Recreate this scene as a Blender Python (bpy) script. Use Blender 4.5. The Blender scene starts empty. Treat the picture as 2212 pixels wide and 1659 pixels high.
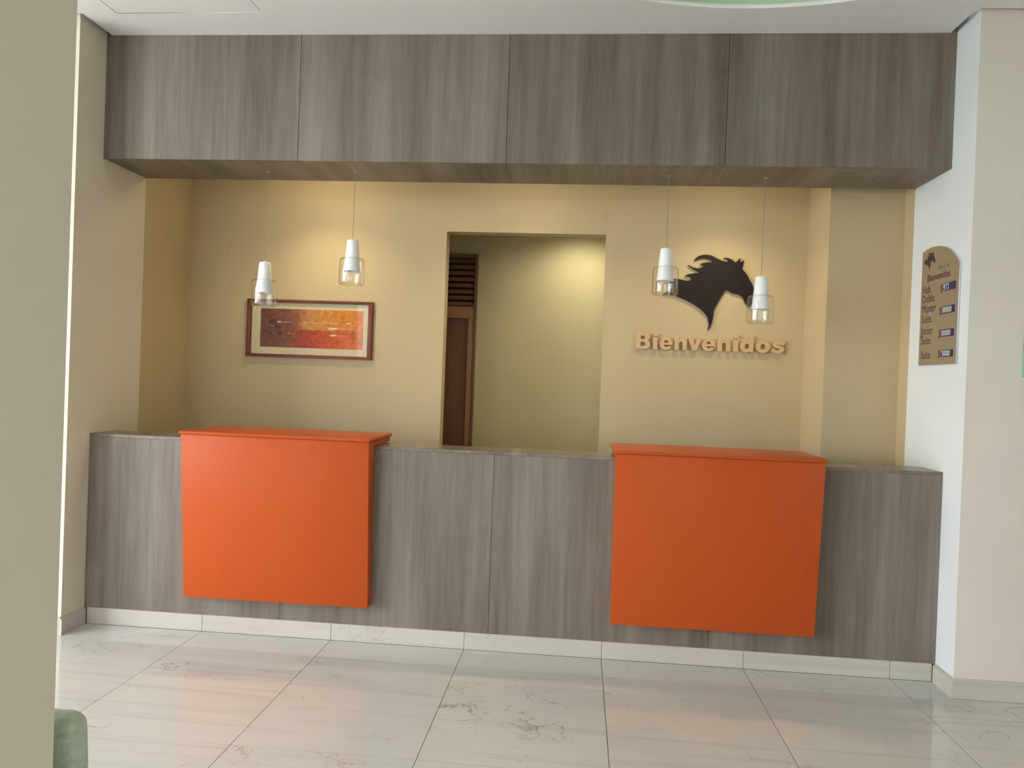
import bpy, bmesh, math, random
from mathutils import Vector, Matrix

# ------------------------------------------------------------------ camera, world, lights, exposure
scn = bpy.context.scene
COL = scn.collection
cam = bpy.data.cameras.new('camera'); cam.sensor_width = 36.0; cam.lens = 26.7806
cam.clip_start = 0.05; cam.clip_end = 200
cam_ob = bpy.data.objects.new('camera', cam); COL.objects.link(cam_ob)
_r = Vector((0.99535474, 0.08885923, 0.03705369)); _u = Vector((-0.03761723, 0.00467517, 0.99928128))
_f = Vector((-0.08862214, 0.99603322, -0.00799609))
cam_ob.matrix_world = Matrix(((_r.x, _u.x, -_f.x, 0.53456), (_r.y, _u.y, -_f.y, -4.40991), (_r.z, _u.z, -_f.z, 1.59984), (0, 0, 0, 1)))
scn.camera = cam_ob

world = bpy.data.worlds.new('sky'); scn.world = world; world.use_nodes = True
bg = world.node_tree.nodes['Background']
bg.inputs['Color'].default_value = (0.90, 0.945, 1.0, 1); bg.inputs['Strength'].default_value = 7.0
scn.cycles.use_adaptive_sampling = True; scn.cycles.adaptive_threshold = 0.08; scn.cycles.adaptive_min_samples = 12
scn.cycles.max_bounces = 7; scn.cycles.diffuse_bounces = 4; scn.cycles.glossy_bounces = 3; scn.cycles.transparent_max_bounces = 12
scn.cycles.caustics_reflective = False; scn.cycles.caustics_refractive = False

scn.view_settings.view_transform = 'Standard'; scn.view_settings.look = 'None'
scn.view_settings.exposure = 0.9; scn.view_settings.gamma = 1.0
scn.view_settings.use_curve_mapping = False

def area_light(name, loc, rot, sx, sy, power, color, portal=False):
    l = bpy.data.lights.new(name, 'AREA'); l.shape = 'RECTANGLE'; l.size = sx; l.size_y = sy
    l.energy = power; l.color = color
    if portal: l.cycles.is_portal = True
    o = bpy.data.objects.new(name, l); COL.objects.link(o); o.location = loc; o.rotation_euler = rot
    return o
def spot_light(name, loc, power, angle, blend, color, size=0.03, rot=(0, 0, 0)):
    l = bpy.data.lights.new(name, 'SPOT'); l.energy = power; l.spot_size = math.radians(angle); l.spot_blend = blend
    l.color = color; l.shadow_soft_size = size
    o = bpy.data.objects.new(name, l); COL.objects.link(o); o.location = loc; o.rotation_euler = rot
    return o

# window openings of the room (the sky shines in through them)
WX = -6.5           # plane of the window wall on the left
WY0, WY1 = -7.4, -1.5
WZ0, WZ1 = 0.3, 3.5
BY = -8.2           # plane of the glazed entrance behind the camera
BACK = ((-4.0, -2.6), (0.6, 1.5))  # second opening is unseen, added to brighten the pillar
RY0, RY1 = -6.2, -5.3   # added fill-light opening in the wall at the far right
BZ1 = 3.2
area_light('daylight_portal', (WX - 0.02, (WY0 + WY1) / 2, (WZ0 + WZ1) / 2), (0, math.radians(-90), 0), WZ1 - WZ0, WY1 - WY0, 1, (1, 1, 1), True)
for b0, b1 in BACK:
    area_light('daylight_portal', ((b0 + b1) / 2, BY - 0.02, BZ1 / 2), (math.radians(90), 0, 0), b1 - b0, BZ1, 1, (1, 1, 1), True)
area_light('daylight_portal', (6.02, (RY0 + RY1) / 2, 1.65), (0, math.radians(90), 0), 2.8, RY1 - RY0, 1, (1, 1, 1), True)
# recessed ceiling spots over the space behind the desk and in the passage
WARM = (1.0, 0.82, 0.47)
def bulb(name, loc, power, color, r):
    l = bpy.data.lights.new(name, 'POINT'); l.energy = power; l.color = color; l.shadow_soft_size = r
    o = bpy.data.objects.new(name, l); COL.objects.link(o); o.location = loc; return o
for x, w in ((-1.32, 2.6), (0.15, 1.4), (1.48, 1.1)):      # warm bulbs fixed to the back of the bulkhead
    bulb('bulkhead_bulb', (x, 0.57, 2.90), w, WARM, 0.018)
    spot_light('bulkhead_spot', (x, 0.575, 2.90), 14.5, 128, 1.0, WARM, 0.015, (math.radians(8), 0, 0))
spot_light('passage_spot', (0.52, 1.66, 2.93), 20, 155, 1.0, (1.0, 0.90, 0.66), 0.04)

# ------------------------------------------------------------------ dimensions (metres)
XL, XR = -2.438, 2.555          # side faces of the two wall ends that frame the desk
YF = -0.208                     # front face of those wall ends
YN = 0.509                      # where the white paint ends and the tan niche begins
YB = 1.11                       # back wall of the niche
ZT = 3.612                      # ceiling
ZC = 1.167                      # counter top
ZP = 0.102                      # top of the marble plinth

# ------------------------------------------------------------------ material helpers
def new_mat(name):
    m = bpy.data.materials.new(name); m.use_nodes = True
    nt = m.node_tree; b = nt.nodes['Principled BSDF']
    return m, nt, b
def N(nt, typ, **kw):
    n = nt.nodes.new(typ)
    for k, v in kw.items():
        setattr(n, k, v)
    return n
def L(nt, a, b): nt.links.new(a, b)
def ramp(nt, stops, interp='LINEAR'):
    r = N(nt, 'ShaderNodeValToRGB'); cr = r.color_ramp; cr.interpolation = interp
    while len(cr.elements) < len(stops): cr.elements.new(0.5)
    for e, (p, c) in zip(cr.elements, stops):
        e.position = p; e.color = (c[0], c[1], c[2], 1) if len(c) == 3 else c
    return r
def math_node(nt, op, a, b=None, clamp=False):
    n = N(nt, 'ShaderNodeMath', operation=op); n.use_clamp = clamp
    for i, v in enumerate((a, b)):
        if v is None: continue
        if isinstance(v, (int, float)): n.inputs[i].default_value = v
        else: L(nt, v, n.inputs[i])
    return n.outputs[0]
def mix(nt, fac, a, b, blend='MIX'):
    n = N(nt, 'ShaderNodeMix', data_type='RGBA', blend_type=blend)
    for i, v in ((0, fac), (6, a), (7, b)):
        if isinstance(v, (int, float)): n.inputs[i].default_value = v
        elif isinstance(v, tuple): n.inputs[i].default_value = (v[0], v[1], v[2], 1)
        else: L(nt, v, n.inputs[i])
    return n.outputs[2]

def plain(name, col, rough=0.5, spec=0.5, metal=0.0, coat=0.0):
    m, nt, b = new_mat(name)
    b.inputs['Base Color'].default_value = (*col, 1); b.inputs['Roughness'].default_value = rough
    b.inputs['Specular IOR Level'].default_value = spec; b.inputs['Metallic'].default_value = metal
    b.inputs['Coat Weight'].default_value = coat; b.inputs['Coat Roughness'].default_value = 0.04
    return m
def paint(name, col, var=0.035, rough=0.55):
    m, nt, b = new_mat(name)
    tc = N(nt, 'ShaderNodeTexCoord')
    n1 = N(nt, 'ShaderNodeTexNoise'); n1.inputs['Scale'].default_value = 1.3; n1.inputs['Detail'].default_value = 3
    L(nt, tc.outputs['Object'], n1.inputs['Vector'])
    lo = tuple(c * (1 - var) for c in col); hi = tuple(min(1, c * (1 + var)) for c in col)
    r = ramp(nt, [(0.3, lo), (0.7, hi)]); L(nt, n1.outputs['Fac'], r.inputs['Fac']); L(nt, r.outputs['Color'], b.inputs['Base Color'])
    b.inputs['Roughness'].default_value = rough; b.inputs['Specular IOR Level'].default_value = 0.3
    return m
def wood(name, stretch, dark, mid, light, rough=0.42, spec=0.4, seed=0.0):
    """laminate with straight grain; stretch = scale per axis (small along the grain)"""
    m, nt, b = new_mat(name)
    tc = N(nt, 'ShaderNodeTexCoord'); oi = N(nt, 'ShaderNodeObjectInfo')
    off = math_node(nt, 'MULTIPLY', oi.outputs['Random'], 37.0)
    cmb = N(nt, 'ShaderNodeCombineXYZ'); L(nt, off, cmb.inputs[0]); L(nt, off, cmb.inputs[1]); cmb.inputs[2].default_value = seed
    add = N(nt, 'ShaderNodeVectorMath', operation='ADD'); L(nt, tc.outputs['Object'], add.inputs[0]); L(nt, cmb.outputs[0], add.inputs[1])
    def nz(sc, det, rg=0.55):
        mp = N(nt, 'ShaderNodeMapping'); mp.inputs['Scale'].default_value = tuple(s * sc for s in stretch)
        L(nt, add.outputs[0], mp.inputs['Vector'])
        n = N(nt, 'ShaderNodeTexNoise'); n.inputs['Scale'].default_value = 1.0; n.inputs['Detail'].default_value = det
        n.inputs['Roughness'].default_value = rg
        L(nt, mp.outputs[0], n.inputs['Vector']); return n.outputs['Fac']
    a, c, d = nz(5.0, 3), nz(26, 4, 0.65), nz(120, 3, 0.7)
    s = math_node(nt, 'ADD', math_node(nt, 'MULTIPLY', a, 0.50), math_node(nt, 'MULTIPLY', c, 0.34))
    s = math_node(nt, 'ADD', s, math_node(nt, 'MULTIPLY', d, 0.16))
    r = ramp(nt, [(0.30, dark), (0.50, mid), (0.70, light)])
    L(nt, s, r.inputs['Fac']); L(nt, r.outputs['Color'], b.inputs['Base Color'])
    b.inputs['Roughness'].default_value = rough; b.inputs['Specular IOR Level'].default_value = spec
    return m
def marble(name, base, warm, vein, rough, vein_amount=1.0, spec=0.5):
    m, nt, b = new_mat(name)
    tc = N(nt, 'ShaderNodeTexCoord'); oi = N(nt, 'ShaderNodeObjectInfo')
    cmb = N(nt, 'ShaderNodeCombineXYZ')
    for i, k in enumerate((41.0, 73.0, 19.0)):
        L(nt, math_node(nt, 'MULTIPLY', oi.outputs['Random'], k), cmb.inputs[i])
    add = N(nt, 'ShaderNodeVectorMath', operation='ADD'); L(nt, tc.outputs['Object'], add.inputs[0]); L(nt, cmb.outputs[0], add.inputs[1])
    def nz(sx, sy, sz, det, rg, dist=0.0):
        mp = N(nt, 'ShaderNodeMapping'); mp.inputs['Scale'].default_value = (sx, sy, sz); L(nt, add.outputs[0], mp.inputs['Vector'])
        n = N(nt, 'ShaderNodeTexNoise'); n.inputs['Scale'].default_value = 1.0; n.inputs['Detail'].default_value = det
        n.inputs['Roughness'].default_value = rg; n.inputs['Distortion'].default_value = dist
        L(nt, mp.outputs[0], n.inputs['Vector']); return n.outputs['Fac']
    cloud = nz(1.2, 2.2, 2.2, 4, 0.55)
    c1 = ramp(nt, [(0.32, base), (0.68, warm)]); L(nt, cloud, c1.inputs['Fac'])
    # faint straight bedding streaks along x
    st = nz(0.55, 17.0, 17.0, 3, 0.55)
    sr = ramp(nt, [(0.54, (0, 0, 0)), (0.68, (1, 1, 1))]); L(nt, st, sr.inputs['Fac'])
    sf = math_node(nt, 'MULTIPLY', sr.outputs['Color'], 0.24)
    col = mix(nt, sf, c1.outputs['Color'], tuple(x * 0.62 for x in base))
    # a few crooked veins
    vn = nz(4.4, 4.8, 4.8, 5, 0.58, 0.6)
    dv = math_node(nt, 'ABSOLUTE', math_node(nt, 'SUBTRACT', vn, 0.5))
    vr = ramp(nt, [(0.0, (1, 1, 1)), (0.013, (0, 0, 0))]); L(nt, dv, vr.inputs['Fac'])
    mk = nz(1.6, 2.0, 2.0, 2, 0.5)
    mr = ramp(nt, [(0.54, (0, 0, 0)), (0.70, (1, 1, 1))]); L(nt, mk, mr.inputs['Fac'])
    vf = math_node(nt, 'MULTIPLY', math_node(nt, 'MULTIPLY', vr.outputs['Color'], mr.outputs['Color']), 0.62 * 1.2 * vein_amount)
    col = mix(nt, vf, col, vein)
    L(nt, col, b.inputs['Base Color'])
    b.inputs['Roughness'].default_value = rough; b.inputs['Specular IOR Level'].default_value = spec
    return m

M = {}
M['white_wall'] = paint('off_white_wall_paint', (0.715, 0.66, 0.58))
M['warm_lit_wall'] = paint('warm_lit_wall_tint', (0.72, 0.66, 0.53))  # same wall, yellowed: warm indoor light put into the colour
M['skylit_reveal'] = paint('skylit_reveal_tint', (0.79, 0.82, 0.83))  # same wall, whitened: cool daylight put into the colour
M['niche_wall'] = paint('tan_wall_paint', (0.54, 0.43, 0.262))
M['passage_wall'] = paint('olive_tan_wall_paint', (0.57, 0.50, 0.29))
M['ceiling'] = paint('white_ceiling_paint', (0.87, 0.87, 0.86), 0.01, 0.7)
M['gap'] = plain('shadow_gap_grey', (0.10, 0.09, 0.08), 0.9, 0.1)
M['dome'] = paint('green_lit_dome_tint', (0.50, 0.70, 0.45), 0.01, 0.6)  # greenish light of the recess put into the dome colour
_wd, _wm, _wl = (0.095, 0.071, 0.053), (0.190, 0.158, 0.126), (0.300, 0.262, 0.222)
M['wood_v'] = wood('grey_laminate_vertical_grain', (1.0, 1.0, 0.05), _wd, _wm, _wl)
M['wood_d'] = wood('grey_laminate_cross_grain', (1.0, 0.05, 1.0), _wd, _wm, _wl, seed=3.0)
M['wood_top'] = wood('grey_laminate_desk_top', (1.0, 0.05, 1.0), _wd, _wm, _wl, rough=0.27, spec=0.5, seed=5.0)
M['core'] = plain('panel_joint_dark', (0.03, 0.025, 0.02), 0.8, 0.2)
M['orange'] = plain('orange_lacquer', (0.50, 0.086, 0.018), 0.36, 0.13)
M['marble'] = marble('polished_cream_marble', (0.60, 0.60, 0.565), (0.67, 0.645, 0.60), (0.30, 0.20, 0.16), 0.075)
M['skirt'] = marble('cream_marble_skirting', (0.53, 0.505, 0.445), (0.58, 0.54, 0.47), (0.40, 0.27, 0.18), 0.22, 0.8)
M['grout'] = plain('grey_grout', (0.13, 0.115, 0.10), 0.9, 0.1)
M['brown_door'] = wood('dark_brown_door_wood', (1, 1, 0.06), (0.135, 0.062, 0.034), (0.175, 0.082, 0.045), (0.22, 0.108, 0.06), 0.4)
M['brown_frame'] = wood('mid_brown_frame_wood', (1, 1, 0.06), (0.28, 0.145, 0.062), (0.34, 0.18, 0.08), (0.40, 0.22, 0.10), 0.4)
M['picture_frame'] = wood('red_brown_frame_wood', (0.2, 1, 1), (0.11, 0.018, 0.007), (0.16, 0.028, 0.010), (0.22, 0.042, 0.014), 0.4)
M['mat'] = plain('cream_mount_board', (0.66, 0.56, 0.37), 0.8, 0.2)
M['horse'] = plain('dark_brown_acrylic', (0.014, 0.008, 0.008), 0.45, 0.3)
M['letter'] = plain('pinkish_tan_letter_paint', (0.62, 0.41, 0.235), 0.5, 0.3)
M['lamp_white'] = plain('white_enamel', (0.90, 0.92, 0.92), 0.4, 0.5)
M['lamp_dark'] = plain('lamp_socket_grey', (0.12, 0.09, 0.08), 0.6, 0.3)
M['cord'] = plain('grey_cord', (0.22, 0.22, 0.24), 0.5, 0.4)
M['chrome'] = plain('brushed_steel', (0.6, 0.6, 0.6), 0.3, 0.5, 1.0)
M['sign'] = plain('tan_sign_board', (0.33, 0.245, 0.15), 0.5, 0.3)
M['sign_edge'] = plain('pale_acrylic_edge', (0.62, 0.64, 0.70), 0.3, 0.5)
M['sign_text'] = plain('dark_purple_print', (0.085, 0.045, 0.055), 0.6, 0.2)
M['sign_green'] = plain('green_print', (0.13, 0.24, 0.12), 0.6, 0.2)
M['display'] = plain('dark_blue_display', (0.018, 0.026, 0.10), 0.3, 0.5)
M['digit'] = plain('white_digit_segment', (0.85, 0.88, 0.85), 0.5, 0.3)
M['notice'] = plain('green_notice_frame', (0.22, 0.50, 0.28), 0.4, 0.4)
M['steel_dark'] = plain('grey_window_metal', (0.35, 0.36, 0.36), 0.4, 0.5)
M['lawn'] = paint('outdoor_paving', (0.48, 0.485, 0.45), 0.1, 0.9)
M['rubber'] = plain('dark_leg_metal', (0.08, 0.08, 0.08), 0.4, 0.4)

def glass(name, tint=(1, 1, 1), ior=1.45, rough=0.0):
    m, nt, b = new_mat(name)
    b.inputs['Base Color'].default_value = (*tint, 1); b.inputs['Transmission Weight'].default_value = 1.0
    b.inputs['IOR'].default_value = ior; b.inputs['Roughness'].default_value = rough
    return m
def pane(name, ior=1.47, tint=(0.995, 0.997, 0.995)):
    m, nt, b = new_mat(name)
    nt.nodes.remove(b); out = nt.nodes['Material Output']
    fr = N(nt, 'ShaderNodeFresnel'); ge = N(nt, 'ShaderNodeNewGeometry')
    mr = N(nt, 'ShaderNodeMapRange'); mr.inputs['To Min'].default_value = ior; mr.inputs['To Max'].default_value = 1 / ior
    L(nt, ge.outputs['Backfacing'], mr.inputs['Value']); L(nt, mr.outputs[0], fr.inputs['IOR'])
    tr = N(nt, 'ShaderNodeBsdfTransparent'); tr.inputs['Color'].default_value = (*tint, 1)
    gl = N(nt, 'ShaderNodeBsdfGlossy'); gl.inputs['Roughness'].default_value = 0.01
    mx = N(nt, 'ShaderNodeMixShader'); L(nt, fr.outputs[0], mx.inputs[0]); L(nt, tr.outputs[0], mx.inputs[1]); L(nt, gl.outputs[0], mx.inputs[2])
    L(nt, mx.outputs[0], out.inputs['Surface'])
    return m
M['pane'] = pane('picture_glass', 1.2)
M['tinted'] = pane('grey_tinted_window_glass', 1.3, (0.8, 0.8, 0.8))  # tint added to dim the sky mirrored in the picture glass
M['glass'] = pane('clear_lamp_glass')
def fabric():
    m, nt, b = new_mat('pale_green_fabric')
    tc = N(nt, 'ShaderNodeTexCoord')
    n = N(nt, 'ShaderNodeTexNoise'); n.inputs['Scale'].default_value = 55; n.inputs['Detail'].default_value = 5; n.inputs['Roughness'].default_value = 0.7
    L(nt, tc.outputs['Object'], n.inputs['Vector'])
    r = ramp(nt, [(0.3, (0.32, 0.38, 0.26)), (0.7, (0.48, 0.55, 0.42))]); L(nt, n.outputs['Fac'], r.inputs['Fac'])
    L(nt, r.outputs['Color'], b.inputs['Base Color']); b.inputs['Roughness'].default_value = 0.95
    b.inputs['Sheen Weight'].default_value = 0.5; b.inputs['Sheen Roughness'].default_value = 0.5
    bp = N(nt, 'ShaderNodeBump'); bp.inputs['Strength'].default_value = 0.3; bp.inputs['Distance'].default_value = 0.004
    L(nt, n.outputs['Fac'], bp.inputs['Height']); L(nt, bp.outputs['Normal'], b.inputs['Normal'])
    return m
M['fabric'] = fabric()

# ------------------------------------------------------------------ mesh helpers
def new_bm(): return bmesh.new()
def bx(bm, x0, x1, y0, y1, z0, z1, bevel=0.0, seg=2):
    r = bmesh.ops.create_cube(bm, size=1.0)
    vs = r['verts']
    for v in vs:
        v.co = Vector((x0 + (v.co.x + .5) * (x1 - x0), y0 + (v.co.y + .5) * (y1 - y0), z0 + (v.co.z + .5) * (z1 - z0)))
    if bevel > 0:
        es = list({e for v in vs for e in v.link_edges})
        bmesh.ops.bevel(bm, geom=es, offset=bevel, segments=seg, affect='EDGES', profile=0.5)
    return bm
def box(*a, **k): return bx(new_bm(), *a, **k)
def hexa(bm, p, bevel=0.0, seg=2):
    """p = 8 corners: bottom 4 ccw, top 4 ccw"""
    v = [bm.verts.new(q) for q in p]
    for f in ((3, 2, 1, 0), (4, 5, 6, 7), (0, 1, 5, 4), (1, 2, 6, 5), (2, 3, 7, 6), (3, 0, 4, 7)):
        bm.faces.new([v[i] for i in f])
    bmesh.ops.recalc_face_normals(bm, faces=bm.faces)
    if bevel > 0:
        bmesh.ops.bevel(bm, geom=list(bm.edges), offset=bevel, segments=seg, affect='EDGES', profile=0.5)
    return bm
def lathe(bm, prof, seg=40, c=(0, 0, 0), closed=False):
    rings = []
    for r, z in prof:
        if r < 1e-6: rings.append([bm.verts.new((c[0], c[1], c[2] + z))])
        else: rings.append([bm.verts.new((c[0] + r * math.cos(2 * math.pi * i / seg), c[1] + r * math.sin(2 * math.pi * i / seg), c[2] + z)) for i in range(seg)])
    pairs = list(zip(rings[:-1], rings[1:]))
    if closed: pairs.append((rings[-1], rings[0]))
    for a, b in pairs:
        for i in range(seg):
            j = (i + 1) % seg
            if len(a) == 1 and len(b) == 1: continue
            if len(a) == 1: bm.faces.new((a[0], b[j], b[i]))
            elif len(b) == 1: bm.faces.new((a[i], a[j], b[0]))
            else: bm.faces.new((a[i], a[j], b[j], b[i]))
    bmesh.ops.recalc_face_normals(bm, faces=bm.faces)
    return bm
def curve_bm(loops, depth, res_bevel=0.0):
    """2D loops (first outer, others holes or further outlines) filled and extruded to a solid; local xy, thickness along z 0..depth"""
    cu = bpy.data.curves.new('outline', 'CURVE'); cu.dimensions = '2D'; cu.fill_mode = 'BOTH'
    cu.extrude = depth / 2; cu.bevel_depth = res_bevel
    for lp in loops:
        sp = cu.splines.new('POLY'); sp.points.add(len(lp) - 1)
        for p, (x, y) in zip(sp.points, lp): p.co = (x, y, 0, 1)
        sp.use_cyclic_u = True
    return _curve_to_bm(cu, depth / 2)
def text_bm(body, size, depth, bold=0.0, spacing=1.0, xscale=1.0, shear=0.0, align='LEFT'):
    cu = bpy.data.curves.new('text', 'FONT'); cu.body = body; cu.size = size; cu.extrude = depth / 2; cu.offset = bold
    cu.space_character = spacing; cu.resolution_u = 4; cu.shear = shear; cu.align_x = align
    bm = _curve_to_bm(cu, depth / 2)
    for v in bm.verts: v.co.x *= xscale
    return bm
def _curve_to_bm(cu, lift):
    o = bpy.data.objects.new('tmp', cu); COL.objects.link(o)
    dg = bpy.context.evaluated_depsgraph_get(); me = bpy.data.meshes.new_from_object(o.evaluated_get(dg))
    bm = new_bm(); bm.from_mesh(me); bpy.data.meshes.remove(me)
    bpy.data.objects.remove(o); bpy.data.curves.remove(cu)
    bmesh.ops.remove_doubles(bm, verts=bm.verts, dist=1e-6)
    for v in bm.verts: v.co.z += lift
    return bm
def xform(bm, m):
    bmesh.ops.transform(bm, matrix=m, verts=bm.verts); return bm
def mesh_of(name, bm, smooth=None):
    me = bpy.data.meshes.new(name)
    if smooth is not None:
        for f in bm.faces: f.smooth = True
        for e in bm.edges:
            if len(e.link_faces) == 2 and e.calc_face_angle(0) > math.radians(smooth): e.smooth = False
    bm.to_mesh(me); bm.free(); return me
def tag(o, label=None, cat=None, group=None, kind=None):
    if label: o['label'] = label
    if cat: o['category'] = cat
    if group: o['group'] = group
    if kind: o['kind'] = kind
    return o
def thing(name, label, cat, loc=(0, 0, 0), group=None):
    o = bpy.data.objects.new(name, None); o.empty_display_size = 0.1; COL.objects.link(o); o.location = loc
    return tag(o, label, cat, group)
def part(parent, name, bm, mat, smooth=None, base=None):
    """mesh authored in world coordinates, made a child; base = location of the top-level thing"""
    if base is None:
        base = Vector(parent.location)
        p = parent.parent
        while p: base += p.location; p = p.parent
    base = Vector(base)
    for v in bm.verts: v.co -= base
    o = bpy.data.objects.new(name, mesh_of(name, bm, smooth)); COL.objects.link(o)
    o.parent = parent; o.data.materials.append(M[mat]); return o
def struct(name, bm, mat, smooth=None):
    o = bpy.data.objects.new(name, mesh_of(name, bm, smooth)); COL.objects.link(o)
    o.data.materials.append(M[mat]); o['kind'] = 'structure'; return o
def single(name, bm, mat, label, cat, base, smooth=None, group=None):
    for v in bm.verts: v.co -= Vector(base)
    o = bpy.data.objects.new(name, mesh_of(name, bm, smooth)); COL.objects.link(o); o.location = base
    o.data.materials.append(M[mat]); return tag(o, label, cat, group)

# ------------------------------------------------------------------ the setting
RX1 = 6.0
# floor slab with marble tiles
floor = struct('floor', box(WX, RX1, BY, 2.5, -0.12, -0.002), 'grout')
TX0, TP, D1, D2 = -1.684, 0.8, 0.468, 0.837
def tile_mesh(w, d):
    return mesh_of('tile', box(-w / 2, w / 2, -d / 2, d / 2, -0.014, 0.0))
GAPX = 0.0032
full = tile_mesh(TP - GAPX, D2 - GAPX); cut = tile_mesh(TP - GAPX, D1 - GAPX)
full.materials.append(M['marble']); cut.materials.append(M['marble'])
for ix in range(-6, 10):
    xc = TX0 + TP * (ix - 0.5)
    if xc - TP / 2 < WX - 0.2 or xc + TP / 2 > RX1 + 0.2: continue
    y = 0.0
    for iy in range(0, 10):
        d = D1 if iy == 0 else D2
        o = bpy.data.objects.new('tile', cut if iy == 0 else full); COL.objects.link(o)
        o.parent = floor; o.location = (xc, y - d / 2, 0.0)
        y -= d
# staff side and passage floor
struct('floor_staff_side', box(XL - .3, XR + .3, 0.02, 2.3, -0.0015, 0.0), 'skirt')

# wall ends framing the desk (white paint in front, tan behind the bulkhead)
wl = struct('wall_left', box(WX, XL, YF, YN, 0, 3.95), 'warm_lit_wall')
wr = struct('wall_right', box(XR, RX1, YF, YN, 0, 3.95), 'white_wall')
wr.data.materials.append(M['skylit_reveal'])      # face turned to the desk: daylight brightness put into its colour
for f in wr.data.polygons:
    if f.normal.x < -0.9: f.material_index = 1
struct('wall_niche_left', box(XL - 0.3, XL, YN, YB, 0, 3.95), 'niche_wall')
bm = box(XR, XR + 0.3, YN, YB, 0, 3.95)
struct('wall_niche_right', bm, 'niche_wall')
struct('wall_niche_column', box(2.092, XR, 0.645, YB, 0, 3.95), 'niche_wall')
# back wall with the doorway
DX0, DX1, DZ = -0.475, 0.685, 2.654
WT = 0.125
bm = new_bm()
bx(bm, XL - 0.3, DX0, YB, YB + WT, 0, 3.95); bx(bm, DX1, XR + 0.3, YB, YB + WT, 0, 3.95); bx(bm, DX0, DX1, YB, YB + WT, DZ, 3.95)
struct('wall_back', bm, 'niche_wall')
struct('ceiling_niche', box(XL, XR, YN, YB, 3.13, 3.2), 'ceiling')
# passage behind the doorway
PY = 2.10
struct('wall_passage', box(-1.8, 1.8, PY, PY + .1, 0, 3.2), 'passage_wall')
struct('wall_passage_left', box(-1.9, -1.8, YB + WT, PY, 0, 3.2), 'passage_wall')
struct('wall_passage_right', box(1.8, 1.9, YB + WT, PY, 0, 3.2), 'passage_wall')
struct('ceiling_passage', box(-1.9, 1.9, YB + WT, PY, 2.96, 3.05), 'ceiling')

# louvred door in the passage
DR = -0.371
door = struct('door_1', box(-1.36, DR, PY - 0.008, PY - 0.001, 0.0, 2.647), 'core')
def dpart(name, b, mat='brown_frame', smooth=None): return part(door, name, b, mat, smooth, base=(0, 0, 0))
dpart('jamb', box(DR - 0.022, DR, PY - 0.05, PY - 0.008, 0, 2.647, bevel=0.002), 'brown_door')
dpart('jamb', box(-1.36, -1.338, PY - 0.05, PY - 0.008, 0, 2.647, bevel=0.002), 'brown_door')
dpart('head', box(-1.338, DR - 0.022, PY - 0.05, PY - 0.008, 2.612, 2.647, bevel=0.002), 'brown_door')
dpart('rail', box(-1.338, DR - 0.022, PY - 0.046, PY - 0.008, 2.096, 2.196, bevel=0.002), 'brown_frame')
dpart('stile', box(DR - 0.066, DR - 0.022, PY - 0.046, PY - 0.008, 0.02, 2.096, bevel=0.002), 'brown_frame')
dpart('stile', box(-1.338, -1.29, PY - 0.046, PY - 0.008, 0.02, 2.096, bevel=0.002), 'brown_frame')
dpart('rail', box(-1.29, DR - 0.066, PY - 0.046, PY - 0.008, 0.02, 0.2, bevel=0.002), 'brown_frame')
dpart('panel', box(-1.29, DR - 0.066, PY - 0.030, PY - 0.012, 0.2, 2.096), 'brown_door')
sl = new_bm()
hexa(sl, [(-1.338, -0.046, -0.019), (DR - 0.024, -0.046, -0.019), (DR - 0.024, -0.042, -0.023), (-1.338, -0.042, -0.023),
          (-1.338, -0.030, 0.012), (DR - 0.024, -0.030, 0.012), (DR - 0.024, -0.025, 0.009), (-1.338, -0.025, 0.009)])
slm = mesh_of('slat', sl); slm.materials.append(M['brown_door'])
for k in range(8):
    o = bpy.data.objects.new('slat', slm); COL.objects.link(o); o.parent = door
    o.location = (0, PY, 2.592 - k * 0.0525)

# marble skirtings on the wall ends
def skirting(name, pts_y, x_in, side):
    """runs along the side face of a wall end; chamfered top"""
    bm = new_bm(); t = 0.014; h = 0.105
    x0, x1 = (x_in, x_in + t) if side > 0 else (x_in - t, x_in)
    y0, y1 = pts_y
    inner = x_in; outer = x_in + t * side
    p = [(inner, y0, 0.0), (outer, y0, 0.0), (outer, y1, 0.0), (inner, y1, 0.0)]
    q = [(inner, y0, h), (outer, y0, h - 0.014), (outer, y1, h - 0.014), (inner, y1, h)]
    hexa(bm, p + q); return struct(name, bm, 'skirt')
skirting('baseboard_left', (YF - 0.014, -0.002), XL, 1)
skirting('baseboard_right', (YF - 0.014, -0.002), XR, -1)
struct('baseboard_front_right', box(XR + 0.0002, RX1, YF - 0.014, YF - 0.0005, 0, 0.105, bevel=0.003), 'skirt')
struct('baseboard_front_left', box(WX, XL - 0.0002, YF - 0.014, YF - 0.0005, 0, 0.105, bevel=0.003), 'skirt')

# suspended ceiling with a round recess, an access hatch and an open shadow gap along the wall ends
CX, CY, CR = 1.36, -2.005, 1.755
HX0, HX1, HY0, HY1 = -2.194, -1.339, -1.09, -0.240
GXL, GXR, GY = -2.405, 2.520, -0.235
bm = new_bm()
out = [(WX, BY), (RX1, BY), (RX1, GY), (GXR, GY), (GXR, 0.0445), (GXL, 0.0445), (GXL, GY), (WX, GY)]
circ = [(CX + CR * math.cos(2 * math.pi * i / 128), CY + CR * math.sin(2 * math.pi * i / 128)) for i in range(128)]
g = 0.005
hatch_hole = [(HX0 - g, HY0 - g), (HX1 + g, HY0 - g), (HX1 + g, HY1 + g), (HX0 - g, HY1 + g)]
cb = curve_bm([out, circ, hatch_hole], 0.03)
xform(cb, Matrix.Translation((0, 0, ZT)))
ceil = struct('ceiling', cb, 'ceiling')
part(ceil, 'hatch', box(HX0, HX1, HY0, HY1, ZT + 0.0005, ZT + 0.02), 'ceiling', base=(0, 0, 0))
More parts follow.
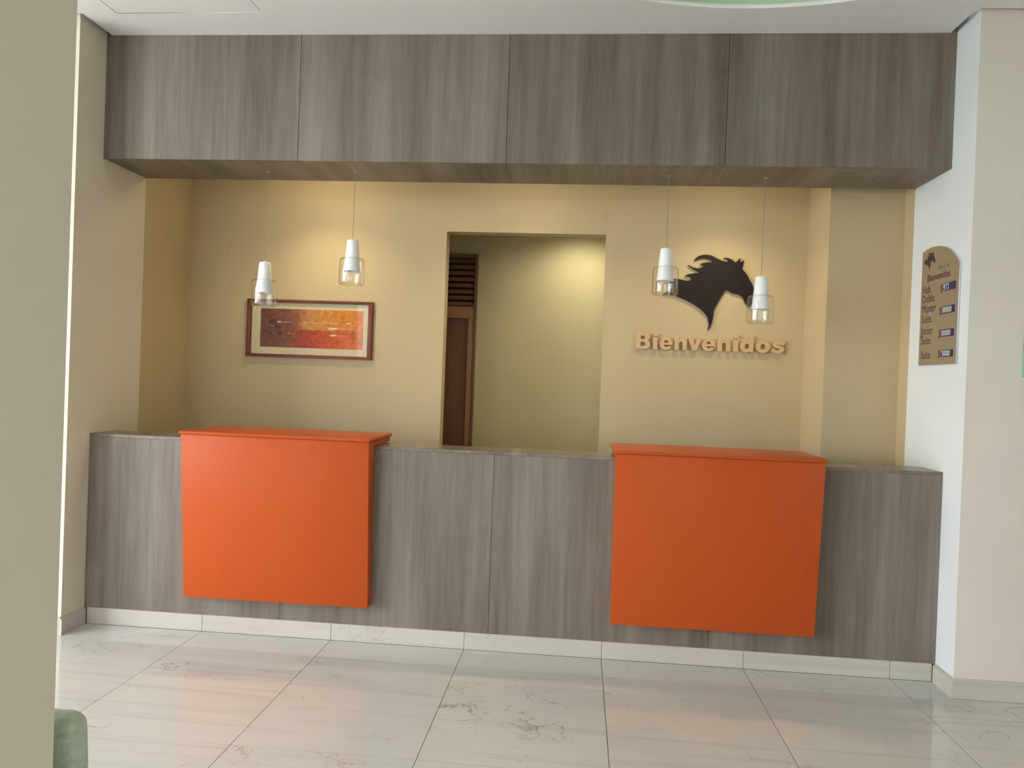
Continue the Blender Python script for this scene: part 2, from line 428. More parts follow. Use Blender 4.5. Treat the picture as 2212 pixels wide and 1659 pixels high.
part(ceil, 'hatch_frame', box(HX0 - .03, HX1 + .03, HY0 - .03, HY1 + .03, ZT + 0.031, ZT + 0.04), 'gap', base=(0, 0, 0))
dm = new_bm()
prof = [(CR + 0.002, 0.0), (CR + 0.002, 0.16), (CR - 0.25, 0.22), (CR * 0.5, 0.30), (0.0, 0.33)]
lathe(dm, prof, 128, (CX, CY, ZT + 0.012))
bmesh.ops.reverse_faces(dm, faces=dm.faces)
part(ceil, 'dome', dm, 'dome', 40, base=(0, 0, 0))
struct('ceiling_slab', box(WX, RX1, BY, 0.5, 3.97, 4.1), 'gap')
# dark strips closing the shadow gap above the ceiling board
bm = new_bm()
bx(bm, XL - 0.02, GXL + 0.05, YF - 0.02, 0.5, ZT + 0.10, ZT + 0.11); bx(bm, GXR - 0.05, XR + 0.02, YF - 0.02, 0.5, ZT + 0.10, ZT + 0.11)
bx(bm, WX, GXL, YF - 0.06, YF + 0.0, ZT + 0.10, ZT + 0.11); bx(bm, GXR, RX1, YF - 0.06, YF + 0.0, ZT + 0.10, ZT + 0.11)
struct('trim_1', bm, 'gap')

# rest of the lobby: window wall at the left, glazed entrance behind the camera, right wall with an added fill-light window
bm = new_bm()
bx(bm, WX - 0.2, WX, BY, WY0, 0, 4.1); bx(bm, WX - 0.2, WX, WY1, YN, 0, 4.1)
bx(bm, WX - 0.2, WX, WY0, WY1, 0, WZ0); bx(bm, WX - 0.2, WX, WY0, WY1, WZ1, 4.1)
struct('wall_window_side', bm, 'white_wall')
bm = new_bm()
bx(bm, WX - .2, BACK[0][0], BY - 0.2, BY, 0, 4.1); bx(bm, BACK[0][1], BACK[1][0], BY - 0.2, BY, 0, 4.1); bx(bm, BACK[1][1], RX1 + .2, BY - 0.2, BY, 0, 4.1)
for b0, b1 in BACK: bx(bm, b0, b1, BY - 0.2, BY, BZ1, 4.1)
struct('wall_front', bm, 'white_wall')
bm = new_bm()
bx(bm, RX1, RX1 + 0.2, BY, RY0, 0, 4.1); bx(bm, RX1, RX1 + 0.2, RY1, YN, 0, 4.1)
bx(bm, RX1, RX1 + 0.2, RY0, RY1, 0, 0.25); bx(bm, RX1, RX1 + 0.2, RY0, RY1, 3.05, 4.1)
struct('wall_far_right', bm, 'white_wall')
def window(name, rects):
    w = None
    for i, r in enumerate(rects):
        if i == 0: w = struct(name, box(*r), 'steel_dark')
        else: part(w, 'mullion', box(*r), 'steel_dark', base=(0, 0, 0))
    return w
window('window_1', [(WX - .12, WX - .06, WY0, WY1, WZ0, WZ0 + .05), (WX - .12, WX - .06, WY0, WY1, WZ1 - .05, WZ1)] +
       [(WX - .12, WX - .06, y - .025, y + .025, WZ0 + .05, WZ1 - .05) for y in (-7.37, -5.9, -4.45, -3.0, -1.53)])
for k, (b0, b1) in enumerate(BACK):  # the second one is added for fill light
    window('window_%d' % (k + 2), [(b0, b1, BY - .12, BY - .06, BZ1 - .06, BZ1)] + [(x - .03, x + .03, BY - .12, BY - .06, 0, BZ1 - .06) for x in (b0 + .03, (b0 + b1) / 2, b1 - .03)])
    part(bpy.data.objects['window_%d' % (k + 2)], 'pane', box(b0 + .06, b1 - .06, BY - .095, BY - .085, 0.0, BZ1 - .06), 'tinted', base=(0, 0, 0))
window('window_4', [(RX1 + .06, RX1 + .12, RY0, RY1, .25, .3), (RX1 + .06, RX1 + .12, RY0, RY1, 3.0, 3.05)] + [(RX1 + .06, RX1 + .12, y - .025, y + .025, .3, 3.0) for y in (RY0 + .025, (RY0 + RY1) / 2, RY1 - .025)])  # unseen window, added to brighten surfaces that face right
struct('ground', box(-40, 40, -40, 40, -0.35, -0.15), 'lawn')

# foreground pillar
struct('wall_pillar', box(-1.02, -0.470, -3.55, -3.0, 0, 3.612), 'warm_lit_wall')

# ------------------------------------------------------------------ overhead bulkhead clad in grey laminate
YS0, ZS = 0.044, 2.857
seams = [XL + 0.001, -1.2063, 0.0538, 1.314, XR - 0.001]
bulk = thing('bulkhead', 'grey wood-grain bulkhead hanging above the reception desk', 'bulkhead', ((XL + XR) / 2, 0.28, ZS))
part(bulk, 'core', box(XL + .001, XR - .001, YS0 + .016, YN - .0005, ZS + .016, ZT + 0.09), 'core')
for i in range(4):
    a = seams[i] + (0.0014 if i else 0); b = seams[i + 1] - (0.0014 if i < 3 else 0)
    part(bulk, 'front_panel', box(a, b, YS0, YS0 + .016, ZS, ZT + 0.09, bevel=0.0006, seg=1), 'wood_v')
for i in range(4):
    a = seams[i] + (0.001 if i else 0); b = seams[i + 1] - (0.001 if i < 3 else 0)
    part(bulk, 'bottom_panel', box(a, b, YS0 + .0165, YN, ZS + .0005, ZS + .016), 'wood_d')

# ------------------------------------------------------------------ reception desk
DCB = 0.268
desk = thing('reception_desk', 'long grey wood-grain reception desk between the two wall ends', 'desk', ((XL + XR) / 2, 0.13, 0))
part(desk, 'carcass', box(XL + .003, XR - .003, 0.018, DCB - .003, 0.0, ZC - .02), 'core')
for i in range(4):
    a = seams[i] + (0.001 if i else 0.001); b = seams[i + 1] - (0.001 if i < 3 else 0.001)
    part(desk, 'front_panel', box(a, b, 0.0, 0.018, ZP, ZC - 0.0195, bevel=0.0006, seg=1), 'wood_v')
part(desk, 'top', box(XL + .001, XR - .001, 0.0, DCB, ZC - 0.019, ZC, bevel=0.001, seg=1), 'wood_top')
xs = [XL + 0.014] + [TX0 + TP * i for i in range(6)] + [XR - 0.014]
for a, b in zip(xs[:-1], xs[1:]):
    part(desk, 'plinth_tile', box(a + 0.001, b - 0.001, 0.003, 0.0175, 0.0, ZP - 0.001, bevel=0.001, seg=1), 'skirt')

# ------------------------------------------------------------------ orange transaction boxes hung on the desk
def orange_box(name, label, tx0, tx1, bx0, bx1):
    t = thing(name, label, 'counter box', ((tx0 + tx1) / 2, 0.1, ZC), 'orange boxes on the desk')
    zt = 1.199; yt, yb = -0.135, -0.078; z0 = 0.229
    bm = new_bm()
    # one body: hanging front part with a sloped face, and the riser on top of the desk
    sect = [(yb, z0), (-0.0015, z0), (-0.0015, ZC + 0.001), (0.355, ZC + 0.001), (0.355, zt), (yt, zt)]
    def xat(z, side):
        k = (z - z0) / (zt - z0)
        return (bx0 + (tx0 - bx0) * k) if side == 0 else (bx1 + (tx1 - bx1) * k)
    A = [bm.verts.new((xat(z, 0), y, z)) for y, z in sect]; B = [bm.verts.new((xat(z, 1), y, z)) for y, z in sect]
    bm.faces.new(A); bm.faces.new(list(reversed(B)))
    for i in range(6):
        j = (i + 1) % 6; bm.faces.new((A[i], B[i], B[j], A[j]))
    bmesh.ops.recalc_face_normals(bm, faces=bm.faces)
    bmesh.ops.bevel(bm, geom=list(bm.edges), offset=0.002, segments=2, affect='EDGES', profile=0.5)
    part(t, 'body', bm, 'orange', 30)
    lid = box(tx0 - 0.012, tx1 + 0.012, -0.150, 0.370, zt + 0.0003, zt + 0.0215)
    es = [e for e in lid.edges]
    bmesh.ops.bevel(lid, geom=es, offset=0.0102, segments=5, affect='EDGES', profile=0.5)
    part(t, 'lid', lid, 'orange', 40)
    return t
orange_box('transaction_box', 'glossy orange box on the desk below the framed picture', -1.783, -0.657, -1.764, -0.646)
orange_box('transaction_box', 'glossy orange box on the desk below the horse head', 0.752, 1.884, 0.757, 1.876)

# ------------------------------------------------------------------ pendant lamps
def make_pendant(x, y, ztop, label):
    t = thing('pendant_lamp', label, 'pendant lamp', (x, y, ztop), 'pendant lamps under the bulkhead')
    c = (x, y, ztop)
    hc = 0.196
    cone = [(0.0, 0.0), (0.028, 0.0), (0.0325, -0.002), (0.035, -0.007), (0.036, -0.014), (0.0515, -hc + 0.003), (0.0505, -hc), (0.047, -hc), (0.0465, -hc + 0.01), (0.040, -hc + 0.05), (0.0, -hc + 0.055)]
    part(t, 'socket_cone', lathe(new_bm(), cone, 48, c), 'lamp_white', 35)
    part(t, 'lamp_holder', lathe(new_bm(), [(0.0, -hc + 0.056), (0.026, -hc + 0.054), (0.026, -hc + 0.02), (0.016, -hc + 0.012), (0.0, -hc + 0.011)], 32, c), 'lamp_dark', 35)
    # double-walled clear glass: shoulder, outer wall, rounded foot, inner wall
    th = 0.0024
    outer = [(0.0475, -0.1115), (0.060, -0.1125), (0.070, -0.1155), (0.0755, -0.121), (0.0775, -0.129), (0.0795, -0.262), (0.0785, -0.271), (0.0745, -0.278), (0.068, -0.281), (0.060, -0.279), (0.0555, -0.273), (0.0535, -0.262), (0.0530, -0.1985)]
    prof = list(outer)
    n = len(outer); inner = []
    for i in range(n):
        p0 = Vector(outer[max(0, i - 1)]); p1 = Vector(outer[min(n - 1, i + 1)]); d = (p1 - p0).normalized()
        inner.append((outer[i][0] + d.y * th, outer[i][1] - d.x * th))
    prof = outer + inner[::-1]
    part(t, 'glass_shade', lathe(new_bm(), prof, 64, c, closed=True), 'glass', 40)
    bm = new_bm(); lathe(bm, [(0.0018, 0.0005), (0.0018, ZS - ztop - 0.0002)], 8, c)
    part(t, 'cord', bm, 'cord', 40)
    part(t, 'cord_grip', lathe(new_bm(), [(0.0, 0.012), (0.0035, 0.012), (0.0045, 0.0002), (0.0, 0.0002)], 16, c), 'chrome', 30)
    part(t, 'ceiling_plate', lathe(new_bm(), [(0.0, ZS - ztop - 0.0002), (0.011, ZS - ztop - 0.0002), (0.011, ZS - ztop - 0.003), (0.004, ZS - ztop - 0.005), (0.0, ZS - ztop - 0.005)], 20, c), 'chrome', 30)
    sb = lathe(new_bm(), [(0.0, 0.0), (0.0024, 0.0), (0.0024, 0.0016), (0.0, 0.002)], 12)
    xform(sb, Matrix.Translation((x + 0.012, y - 0.0352, ztop - 0.018)) @ Matrix.Rotation(math.radians(90), 4, 'X'))
    part(t, 'screw', sb, 'chrome', 30)
    return t
make_pendant(-1.495, 0.298, 2.279, 'white pendant lamp with clear glass overlapping the picture frame')
make_pendant(-0.917, 0.266, 2.426, 'white pendant lamp with clear glass hanging nearest the doorway, left of it')
make_pendant(1.025, 0.266, 2.416, 'white pendant lamp with clear glass at the mane of the horse')
make_pendant(1.598, 0.290, 2.262, 'white pendant lamp with clear glass at the muzzle of the horse')

# ------------------------------------------------------------------ framed picture
PX0, PX1, PZ0, PZ1 = -1.962, -1.003, 1.692, 2.119
pic = thing('framed_picture', 'red-brown framed abstract picture in orange and brown on the back wall', 'picture', ((PX0 + PX1) / 2, YB, PZ0))
fd = 0.026; fw = 0.0335
def rail(name, pts):
    bm = new_bm(); lo = [(x, YB - 0.0005, z) for x, z in pts]; hi = [(x, YB - fd, z) for x, z in pts]
    hexa(bm, lo + hi, bevel=0.002, seg=2); return part(pic, name, bm, 'picture_frame', 30)
o = [(PX0, PZ0), (PX1, PZ0), (PX1, PZ1), (PX0, PZ1)]
fh = 0.021
i_ = [(PX0 + fw, PZ0 + fh), (PX1 - fw, PZ0 + fh), (PX1 - fw, PZ1 - fh), (PX0 + fw, PZ1 - fh)]
for k in range(4):
    j = (k + 1) % 4; rail('frame_rail', [o[k], o[j], i_[j], i_[k]])
part(pic, 'mount', box(PX0 + fw - .004, PX1 - fw + .004, YB - 0.008, YB - 0.003, PZ0 + fh - .004, PZ1 - fh + .004), 'mat')
def print_material():
    m, nt, b = new_mat('abstract_print')
    uv = N(nt, 'ShaderNodeUVMap'); sp = N(nt, 'ShaderNodeSeparateXYZ'); L(nt, uv.outputs[0], sp.inputs[0])
    u, v = sp.outputs[0], sp.outputs[1]
    mp = N(nt, 'ShaderNodeMapping'); mp.inputs['Scale'].default_value = (2.7, 1, 1); L(nt, uv.outputs[0], mp.inputs['Vector'])
    def nz(sc, det=5, rg=0.6, off=0.0):
        n = N(nt, 'ShaderNodeTexNoise'); n.noise_dimensions = '4D'; n.inputs['W'].default_value = off
        n.inputs['Scale'].default_value = sc; n.inputs['Detail'].default_value = det; n.inputs['Roughness'].default_value = rg
        L(nt, mp.outputs[0], n.inputs['Vector']); return n.outputs['Fac']
    big, fine, alt = nz(3.0), nz(14, 4), nz(5.0, 5, 0.6, 7.0)
    def warp(x, n, k): return math_node(nt, 'ADD', x, math_node(nt, 'MULTIPLY', math_node(nt, 'SUBTRACT', n, 0.5), k))
    uw = warp(u, big, 0.34); vw = warp(v, alt, 0.30); vf = warp(vw, fine, 0.20)
    # sky: brown -> rose -> amber -> orange
    sky = ramp(nt, [(0.0, (0.115, 0.030, 0.020)), (0.25, (0.15, 0.042, 0.028)), (0.38, (0.25, 0.085, 0.048)), (0.46, (0.40, 0.175, 0.05)), (0.6, (0.46, 0.20, 0.03)), (0.82, (0.48, 0.17, 0.012)), (1.0, (0.50, 0.165, 0.04))])
    L(nt, uw, sky.inputs['Fac'])
    land = ramp(nt, [(0.0, (0.105, 0.032, 0.020)), (0.26, (0.135, 0.045, 0.025)), (0.34, (0.26, 0.035, 0.012)), (0.55, (0.36, 0.036, 0.008)), (0.78, (0.47, 0.085, 0.012)), (1.0, (0.50, 0.15, 0.06))])
    L(nt, uw, land.inputs['Fac'])
    mk = ramp(nt, [(0.455, (1, 1, 1)), (0.485, (0, 0, 0))]); L(nt, vf, mk.inputs['Fac'])
    col = mix(nt, mk.outputs['Color'], sky.outputs['Color'], land.outputs['Color'])
    mott = ramp(nt, [(0.3, (0.50, 0.50, 0.50)), (0.7, (1.4, 1.36, 1.3))]); L(nt, nz(9.0, 6, 0.65, 3.0), mott.inputs['Fac'])
    col = mix(nt, 1.0, col, mott.outputs['Color'], 'MULTIPLY')
    col = mix(nt, 1.0, col, (1.35, 1.28, 1.0), 'MULTIPLY')
    # dark blots and pale spindle strokes at fixed spots of the print
    def blob(cu, cv, ru, rv, n=None, k=0.0):
        a = math_node(nt, 'DIVIDE', math_node(nt, 'SUBTRACT', u, cu), ru); c = math_node(nt, 'DIVIDE', math_node(nt, 'SUBTRACT', v, cv), rv)
        d = math_node(nt, 'ADD', math_node(nt, 'MULTIPLY', a, a), math_node(nt, 'MULTIPLY', c, c))
        if n is not None: d = warp(d, n, k)
        r = ramp(nt, [(0.45, (1, 1, 1)), (1.0, (0, 0, 0))]); L(nt, d, r.inputs['Fac']); return r.outputs['Color']
    for (cu, cv, ru, rv) in ((0.12, 0.66, 0.05, 0.075), (0.17, 0.52, 0.04, 0.06), (0.09, 0.5, 0.025, 0.05), (0.19, 0.38, 0.03, 0.06), (0.095, 0.33, 0.025, 0.05), (0.215, 0.22, 0.02, 0.03)):
        col = mix(nt, math_node(nt, 'MULTIPLY', blob(cu, cv, ru, rv, fine, 1.6), 0.7), col, (0.045, 0.018, 0.016))
    for (cu, cv, ru, rv, al) in ((0.182, 0.662, 0.026, 0.020, .9), (0.25, 0.655, 0.07, 0.008, .7), (0.55, 0.662, 0.20, 0.006, .75), (0.72, 0.662, 0.06, 0.008, .85), (0.86, 0.665, 0.03, 0.02, .95),
                                 (0.71, 0.52, 0.055, 0.035, .95), (0.85, 0.525, 0.10, 0.007, .85), (0.712, 0.345, 0.036, 0.026, .9), (0.79, 0.345, 0.06, 0.007, .7), (0.28, 0.372, 0.010, 0.012, .8), (0.315, 0.362, 0.008, 0.012, .8)):
        col = mix(nt, math_node(nt, 'MULTIPLY', blob(cu, cv, ru, rv), al), col, (0.72, 0.60, 0.40))
    # small archway and post at the right
    col = mix(nt, math_node(nt, 'MULTIPLY', blob(0.905, 0.34, 0.022, 0.16), 0.75), col, (0.36, 0.08, 0.02))
    col = mix(nt, math_node(nt, 'MULTIPLY', blob(0.985, 0.36, 0.022, 0.20), 0.75), col, (0.55, 0.20, 0.015))
    L(nt, col, b.inputs['Base Color']); b.inputs['Roughness'].default_value = 0.7
    return m
M['print'] = print_material()
QX0, QX1, QZ0, QZ1 = -1.860, -1.075, 1.765, 2.052
bm = box(QX0, QX1, YB - 0.0088, YB - 0.008, QZ0, QZ1)
uvl = bm.loops.layers.uv.new('uv')
for f in bm.faces:
    for lp in f.loops: lp[uvl].uv = ((lp.vert.co.x - QX0) / (QX1 - QX0), (lp.vert.co.z - QZ0) / (QZ1 - QZ0))
part(pic, 'print', bm, 'print')
part(pic, 'pane', box(PX0 + fw - .003, PX1 - fw + .003, YB - 0.0125, YB - 0.0105, PZ0 + fh - .003, PZ1 - fh + .003), 'pane')

# ------------------------------------------------------------------ horse head cut-out
HORSE = [(1.6291, 2.5052), (1.6276, 2.4715), (1.6545, 2.491), (1.6489, 2.4555), (1.6425, 2.4289), (1.6634, 2.4087), (1.6816, 2.3856), (1.6972, 2.3565), (1.7156, 2.3275), (1.7313, 2.2926), (1.7453, 2.2576), (1.7500, 2.2284), (1.7430, 2.2046), (1.7266, 2.1923), (1.713, 2.1713), (1.6989, 2.1621), (1.6898, 2.1736), (1.679, 2.1851), (1.6714, 2.2026), (1.659, 2.2258), (1.641, 2.2418), (1.6176, 2.2501), (1.5944, 2.2536), (1.5768, 2.259), (1.5648, 2.2693), (1.5442, 2.2788), (1.5328, 2.2738), (1.5245, 2.2623), (1.5028, 2.2245), (1.4813, 2.1807), (1.4608, 2.1405), (1.4581, 2.1197), (1.4584, 2.096), (1.4538, 2.0633), (1.4446, 2.0316), (1.4345, 2.0076), (1.4205, 1.993), (1.4294, 2.0181), (1.4297, 2.0418), (1.4234, 2.0683), (1.4108, 2.0946), (1.3907, 2.1165), (1.3606, 2.1423), (1.3187, 2.1702), (1.271, 2.1943), (1.2235, 2.2138), (1.1819, 2.2287), (1.1464, 2.2367), (1.0994, 2.2372), (1.131, 2.2559), (1.1496, 2.2772), (1.1529, 2.2981), (1.1432, 2.3216), (1.119, 2.3389), (1.1597, 2.35), (1.2067, 2.347), (1.2303, 2.3417), (1.2598, 2.3359), (1.282, 2.3359), (1.2933, 2.3451), (1.2923, 2.3569), (1.2803, 2.3655), (1.2644, 2.3687), (1.247, 2.3647), (1.2582, 2.3762), (1.2784, 2.3844), (1.3103, 2.3882), (1.3422, 2.3925), (1.3799, 2.397), (1.3566, 2.3971), (1.333, 2.4048), (1.3092, 2.4166), (1.2882, 2.4321), (1.2672, 2.4482), (1.297, 2.4324), (1.3264, 2.4254), (1.3497, 2.4271), (1.3698, 2.4341), (1.377, 2.4432), (1.3732, 2.4502), (1.3644, 2.4529), (1.3528, 2.4526), (1.3629, 2.4618), (1.3842, 2.4682), (1.412, 2.4706), (1.4452, 2.469), (1.4302, 2.4829), (1.4053, 2.4941), (1.3761, 2.4982), (1.3471, 2.4952), (1.3252, 2.487), (1.3081, 2.4765), (1.3207, 2.4981), (1.3405, 2.5134), (1.3693, 2.5217), (1.3984, 2.5236), (1.4276, 2.5183), (1.4572, 2.5042), (1.4809, 2.4923), (1.5045, 2.4817), (1.525, 2.4768), (1.5424, 2.476), (1.5485, 2.4827), (1.5447, 2.4909), (1.5328, 2.4988), (1.5141, 2.5026), (1.5384, 2.5037), (1.5571, 2.4994), (1.5778, 2.4875), (1.5975, 2.472), (1.6097, 2.4841)]
# local xy -> world xz on a wall facing -y : x->x, y->z, z->-y
TO_BACK = Matrix(((1, 0, 0, 0), (0, 0, -1, YB - 0.0005), (0, 1, 0, 0), (0, 0, 0, 1)))
hb = xform(curve_bm([HORSE], 0.018), TO_BACK)
single('horse_emblem', hb, 'horse', 'dark brown horse head silhouette with flowing mane on the back wall', 'wall emblem', (1.42, YB, 1.993))

# ------------------------------------------------------------------ raised lettering: Bienvenidos
def arc(cx, cy, rx, ry, a0, a1, n=14):
    return [(cx + rx * math.cos(math.radians(a0 + (a1 - a0) * i / n)), cy + ry * math.sin(math.radians(a0 + (a1 - a0) * i / n))) for i in range(n + 1)]
def ell(cx, cy, rx, ry, n=28): return arc(cx, cy, rx, ry, 0, 360 - 360 / n, n - 1)
def stroke(pts, hw):
    P = [Vector(p) for p in pts]; S = []
    for i in range(len(P) - 1):
        p0 = P[max(i - 1, 0)]; p1 = P[i]; p2 = P[i + 1]; p3 = P[min(i + 2, len(P) - 1)]
        for k in range(8):
            t = k / 8; S.append(0.5 * ((2 * p1) + (p2 - p0) * t + (2 * p0 - 5 * p1 + 4 * p2 - p3) * t * t + (3 * p1 - p0 - 3 * p2 + p3) * t ** 3))
    S.append(P[-1]); a, b = [], []
    for i, p in enumerate(S):
        d = (S[min(i + 1, len(S) - 1)] - S[max(i - 1, 0)]).normalized(); nrm = Vector((-d.y, d.x))
        a.append(tuple(p + nrm * hw)); b.append(tuple(p - nrm * hw))
    return a + b[::-1]
G = {}
G['B'] = [[(0, 0), (0.54, 0)] + arc(0.55, 0.285, 0.34, 0.285, -85, 62, 12) + arc(0.54, 0.745, 0.305, 0.255, -42, 88, 10) + [(0.5, 1.0), (0, 1.0)],
          [(0.29, 0.60), (0.29, 0.81)] + arc(0.46, 0.705, 0.10, 0.105, 90, -90, 8), [(0.29, 0.19), (0.29, 0.43)] + arc(0.48, 0.31, 0.12, 0.12, 90, -90, 8)]
G['i'] = [[(0, 0), (0.285, 0), (0.285, 0.735), (0, 0.735)], [(0, 0.82), (0.285, 0.82), (0.285, 1.0), (0, 1.0)]]
G['e'] = [arc(0.40, 0.365, 0.405, 0.385, -2, 332, 30) + [(0.56, 0.215)] + arc(0.41, 0.33, 0.145, 0.16, 315, 195, 8) + [(0.27, 0.295), (0.805, 0.295)],
          [(0.275, 0.435)] + arc(0.41, 0.435, 0.135, 0.15, 180, 0, 10)]
G['n'] = [[(0, 0), (0.275, 0), (0.275, 0.40)] + arc(0.39, 0.405, 0.112, 0.125, 180, 0, 8) + [(0.502, 0), (0.775, 0), (0.775, 0.47)] + arc(0.53, 0.48, 0.245, 0.27, 0, 100, 8) + [(0.36, 0.70), (0.265, 0.61), (0.265, 0.735), (0, 0.735)]]
G['v'] = [[(0, 0.735), (0.29, 0.735), (0.415, 0.30), (0.54, 0.735), (0.83, 0.735), (0.56, 0), (0.27, 0)]]
G['d'] = [[(0.825, 0), (0.825, 1.0), (0.55, 1.0), (0.55, 0.665)] + arc(0.37, 0.365, 0.37, 0.385, 66, 294, 24) + [(0.565, 0.085), (0.565, 0)], ell(0.42, 0.365, 0.135, 0.17)]
G['o'] = [ell(0.43, 0.365, 0.43, 0.385, 36), ell(0.43, 0.365, 0.15, 0.175)]
G['s'] = [stroke([(0.735, 0.53), (0.60, 0.615), (0.38, 0.630), (0.20, 0.545), (0.24, 0.44), (0.42, 0.385), (0.60, 0.31), (0.63, 0.19), (0.44, 0.095), (0.22, 0.115), (0.05, 0.215)], 0.112)]
sign = thing('welcome_lettering', 'raised tan letters reading Bienvenidos below the horse head', 'wall letters', (1.44, YB, 1.842))
CAPH = 0.1145
for ch, uL, uR in (('B', 90, 290), ('i', 325, 388), ('e', 415, 592), ('n', 622, 788), ('v', 806, 988), ('e', 993, 1176), ('n', 1205, 1378), ('i', 1415, 1482), ('d', 1508, 1690), ('o', 1718, 1908), ('s', 1926, 2112)):
    loops = G[ch]; mxx = max(p[0] for l in loops for p in l); mnx = min(p[0] for l in loops for p in l)
    x0 = 0.922 + (uL - 90) * 0.000513; x1 = 0.922 + (uR - 90) * 0.000513
    k = (x1 - x0) / (mxx - mnx)
    lp = [[(x0 + (x - mnx) * k, 1.842 + y * CAPH) for x, y in l] for l in loops]
    part(sign, 'letter', xform(curve_bm(lp, 0.025), TO_BACK), 'letter')

# ------------------------------------------------------------------ price board on the right wall end
SX = XR - 0.0005
# local xy on a wall facing -x : x -> -y, y -> z, z -> -x
def TO_RIGHT(lift): return Matrix(((0, 0, -1, SX - lift), (-1, 0, 0, 0), (0, 1, 0, 0), (0, 0, 0, 1)))
board = thing('price_board', 'tan arched price board with room rates on the white wall end', 'sign', (XR, 0.11, 1.764))
yl, yr, zb, zs_ = 0.340, -0.112, 1.764, 2.318
# rectangular sides with a round-headed top
# the head of the board is a lopsided arch, high on the far side
head = [(0.112, 2.312), (0.1035, 2.3227), (0.0664, 2.3561), (0.0105, 2.3954), (-0.0551, 2.4241), (-0.1311, 2.4418), (-0.2089, 2.4496), (-0.2785, 2.447), (-0.34, 2.4365)]
outline = [(-yl, zb), (-yr, zb)] + head
sb = curve_bm([outline], 0.0105)
def scaled(pts, d): return pts
part(board, 'backing', xform(sb, TO_RIGHT(0.0)), 'sign_edge')
part(board, 'face', xform(curve_bm([[(-yl, zb), (-yr - 0.0, zb)] + head], 0.001), TO_RIGHT(0.0106)), 'sign')
def sign_text(body, y, z, size, mat='sign_text', xs=1.0, bold=0.0, shear=0.0, name='lettering'):
    bm = text_bm(body, size, 0.0006, bold, 1.0, xs, shear)
    xform(bm, Matrix.Translation((-y, z, 0)))
    return part(board, name, xform(bm, TO_RIGHT(0.0117)), mat)
ts = 0.068
sign_text('Bienvenidos', 0.266, 2.252, 0.058, xs=1.0, bold=0.0008)
sign_text('Hab.', 0.322, 2.186, ts, xs=0.90, bold=0.0)
sign_text('Doble.', 0.320, 2.130, ts, xs=0.90, bold=0.0)
sign_text('Master', 0.318, 2.072, ts, xs=0.90, bold=0.0)
sign_text('Suite.', 0.317, 2.012, ts, xs=0.90, bold=0.0)
sign_text('Junior', 0.316, 1.944, ts, xs=0.90, bold=0.0)
sign_text('Suite.', 0.315, 1.886, ts, xs=0.90, bold=0.0)
sign_text('Suite.', 0.311, 1.801, ts, xs=0.90, bold=0.0)
sign_text('Kaoco Inn', 0.136, 2.304, 0.044, 'sign_green', xs=0.78, bold=0.0003, shear=0.3)
# small horse head print
hx = [p[0] for p in HORSE]; hz = [p[1] for p in HORSE]
k = 0.145 / (max(hx) - min(hx)); kz = 0.108 / (max(hz) - min(hz))
hp = [(-0.318 + (x - min(hx)) * k, 2.314 + (z - min(hz)) * kz) for x, z in HORSE]
part(board, 'horse_print', xform(curve_bm([hp], 0.0006), TO_RIGHT(0.0117)), 'sign_text')
SEG = {'0': 'abcdef', '1': 'bc', '2': 'abged', '3': 'abgcd', '4': 'fgbc', '5': 'afgcd', '6': 'afgedc', '7': 'abc', '8': 'abcdefg', '9': 'abcdfg'}
def digits_bm(s, y0, z0, w, h, pitch):
    bm = new_bm(); t = 0.0048
    for i, ch in enumerate(s):
        if ch == ' ': continue
        x = -y0 + i * pitch
        R_ = {'a': (x, x + w, z0 + h - t, z0 + h), 'd': (x, x + w, z0, z0 + t), 'g': (x, x + w, z0 + h / 2 - t / 2, z0 + h / 2 + t / 2),
              'f': (x, x + t, z0 + h / 2 + .0012, z0 + h), 'b': (x + w - t, x + w, z0 + h / 2 + .0012, z0 + h), 'e': (x, x + t, z0, z0 + h / 2 - .0012), 'c': (x + w - t, x + w, z0, z0 + h / 2 - .0012)}
        for sgm in SEG[ch]:
            a_, b_, c_, d_ = R_[sgm]; bx(bm, a_, b_, c_, d_, 0, 0.0006)
    return bm
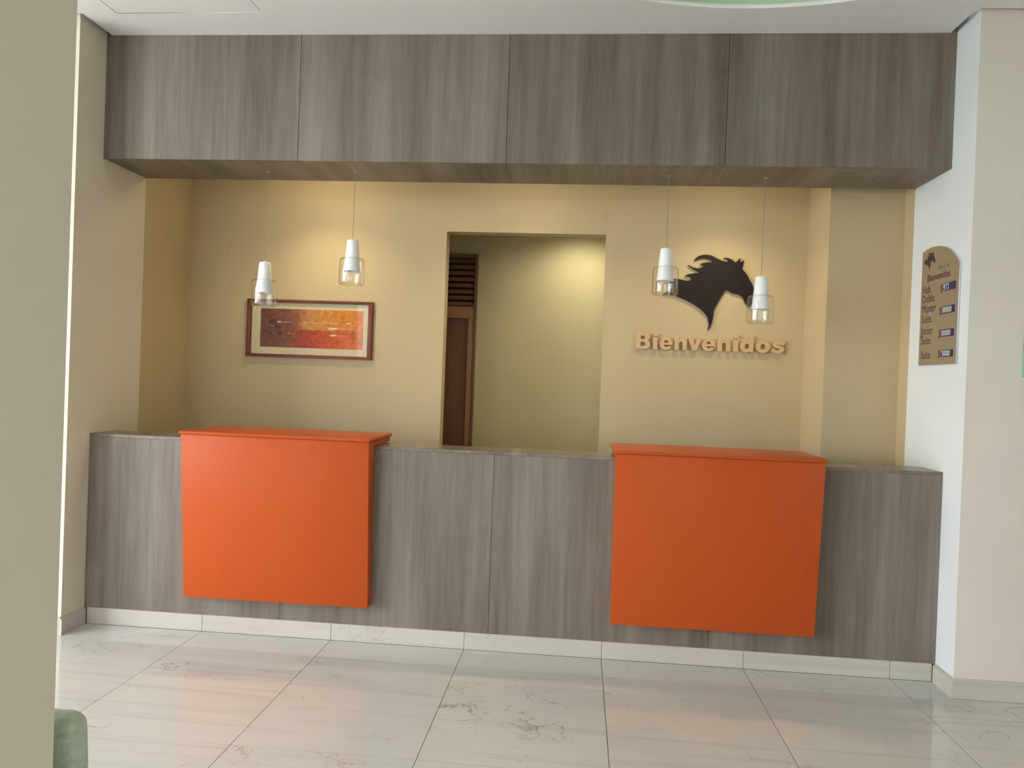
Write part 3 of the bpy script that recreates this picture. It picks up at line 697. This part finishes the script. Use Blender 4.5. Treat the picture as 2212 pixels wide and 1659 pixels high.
for val, zt_, zb_ in (('9 77 ', 2.216, 2.174), ('00000', 2.088, 2.047), ('00000', 1.958, 1.919), ('75000', 1.845, 1.806)):
    dsp = part(board, 'display', xform(box(-0.055, 0.080, zb_, zt_, 0, 0.004), TO_RIGHT(0.0117)), 'display')
    hgt = zt_ - zb_ - 0.009
    dg = digits_bm(val if val[0] != '9' else '977', 0.0475, zb_ + 0.0045, 0.0165, hgt, 0.0205)
    xform(dg, TO_RIGHT(0.0158))
    q = part(dsp, 'digits', dg, 'digit', base=board.location); 
    sign_text('$', 0.096, zb_ - 0.002, 0.062, xs=0.8, name='dollar_sign')
# green-framed notice at the very edge of the view
nt_ = thing('wall_notice', 'green plate at the right edge of the photo on the cream wall', 'notice', (2.93, YF, 1.70))
part(nt_, 'frame', box(2.833, 3.05, YF - 0.012, YF - 0.0005, 1.702, 1.931, bevel=0.002), 'notice')
part(nt_, 'sheet', box(2.848, 3.035, YF - 0.0135, YF - 0.012, 1.717, 1.916), 'lamp_white')

# ------------------------------------------------------------------ green chair beside the pillar
ch = thing('upholstered_chair', 'pale green upholstered chair beside the foreground pillar', 'chair', (-0.74, -2.65, 0))
def soft(bm, lv=2): return bm
bk = new_bm()
hexa(bk, [(-0.99, -2.875, 0.40), (-0.505, -2.875, 0.40), (-0.505, -2.785, 0.40), (-0.99, -2.785, 0.40),
          (-1.01, -2.935, 0.860), (-0.482, -2.935, 0.860), (-0.482, -2.855, 0.860), (-1.01, -2.855, 0.860)])
bmesh.ops.bevel(bk, geom=list(bk.edges), offset=0.036, segments=6, affect='EDGES', profile=0.5)
part(ch, 'backrest', bk, 'fabric', 60)
part(ch, 'seat', box(-0.985, -0.50, -2.84, -2.42, 0.34, 0.45, bevel=0.035, seg=5), 'fabric', 60)
for sx in (-0.95, -0.535):
    for sy in (-2.80, -2.46):
        lg = new_bm(); hexa(lg, [(sx - .014, sy - .014, 0), (sx + .014, sy - .014, 0), (sx + .014, sy + .014, 0), (sx - .014, sy + .014, 0),
                                 (sx - .02, sy - .02, 0.345), (sx + .02, sy - .02, 0.345), (sx + .02, sy + .02, 0.345), (sx - .02, sy + .02, 0.345)], 0.003, 1)
        part(ch, 'leg', lg, 'rubber', 40)
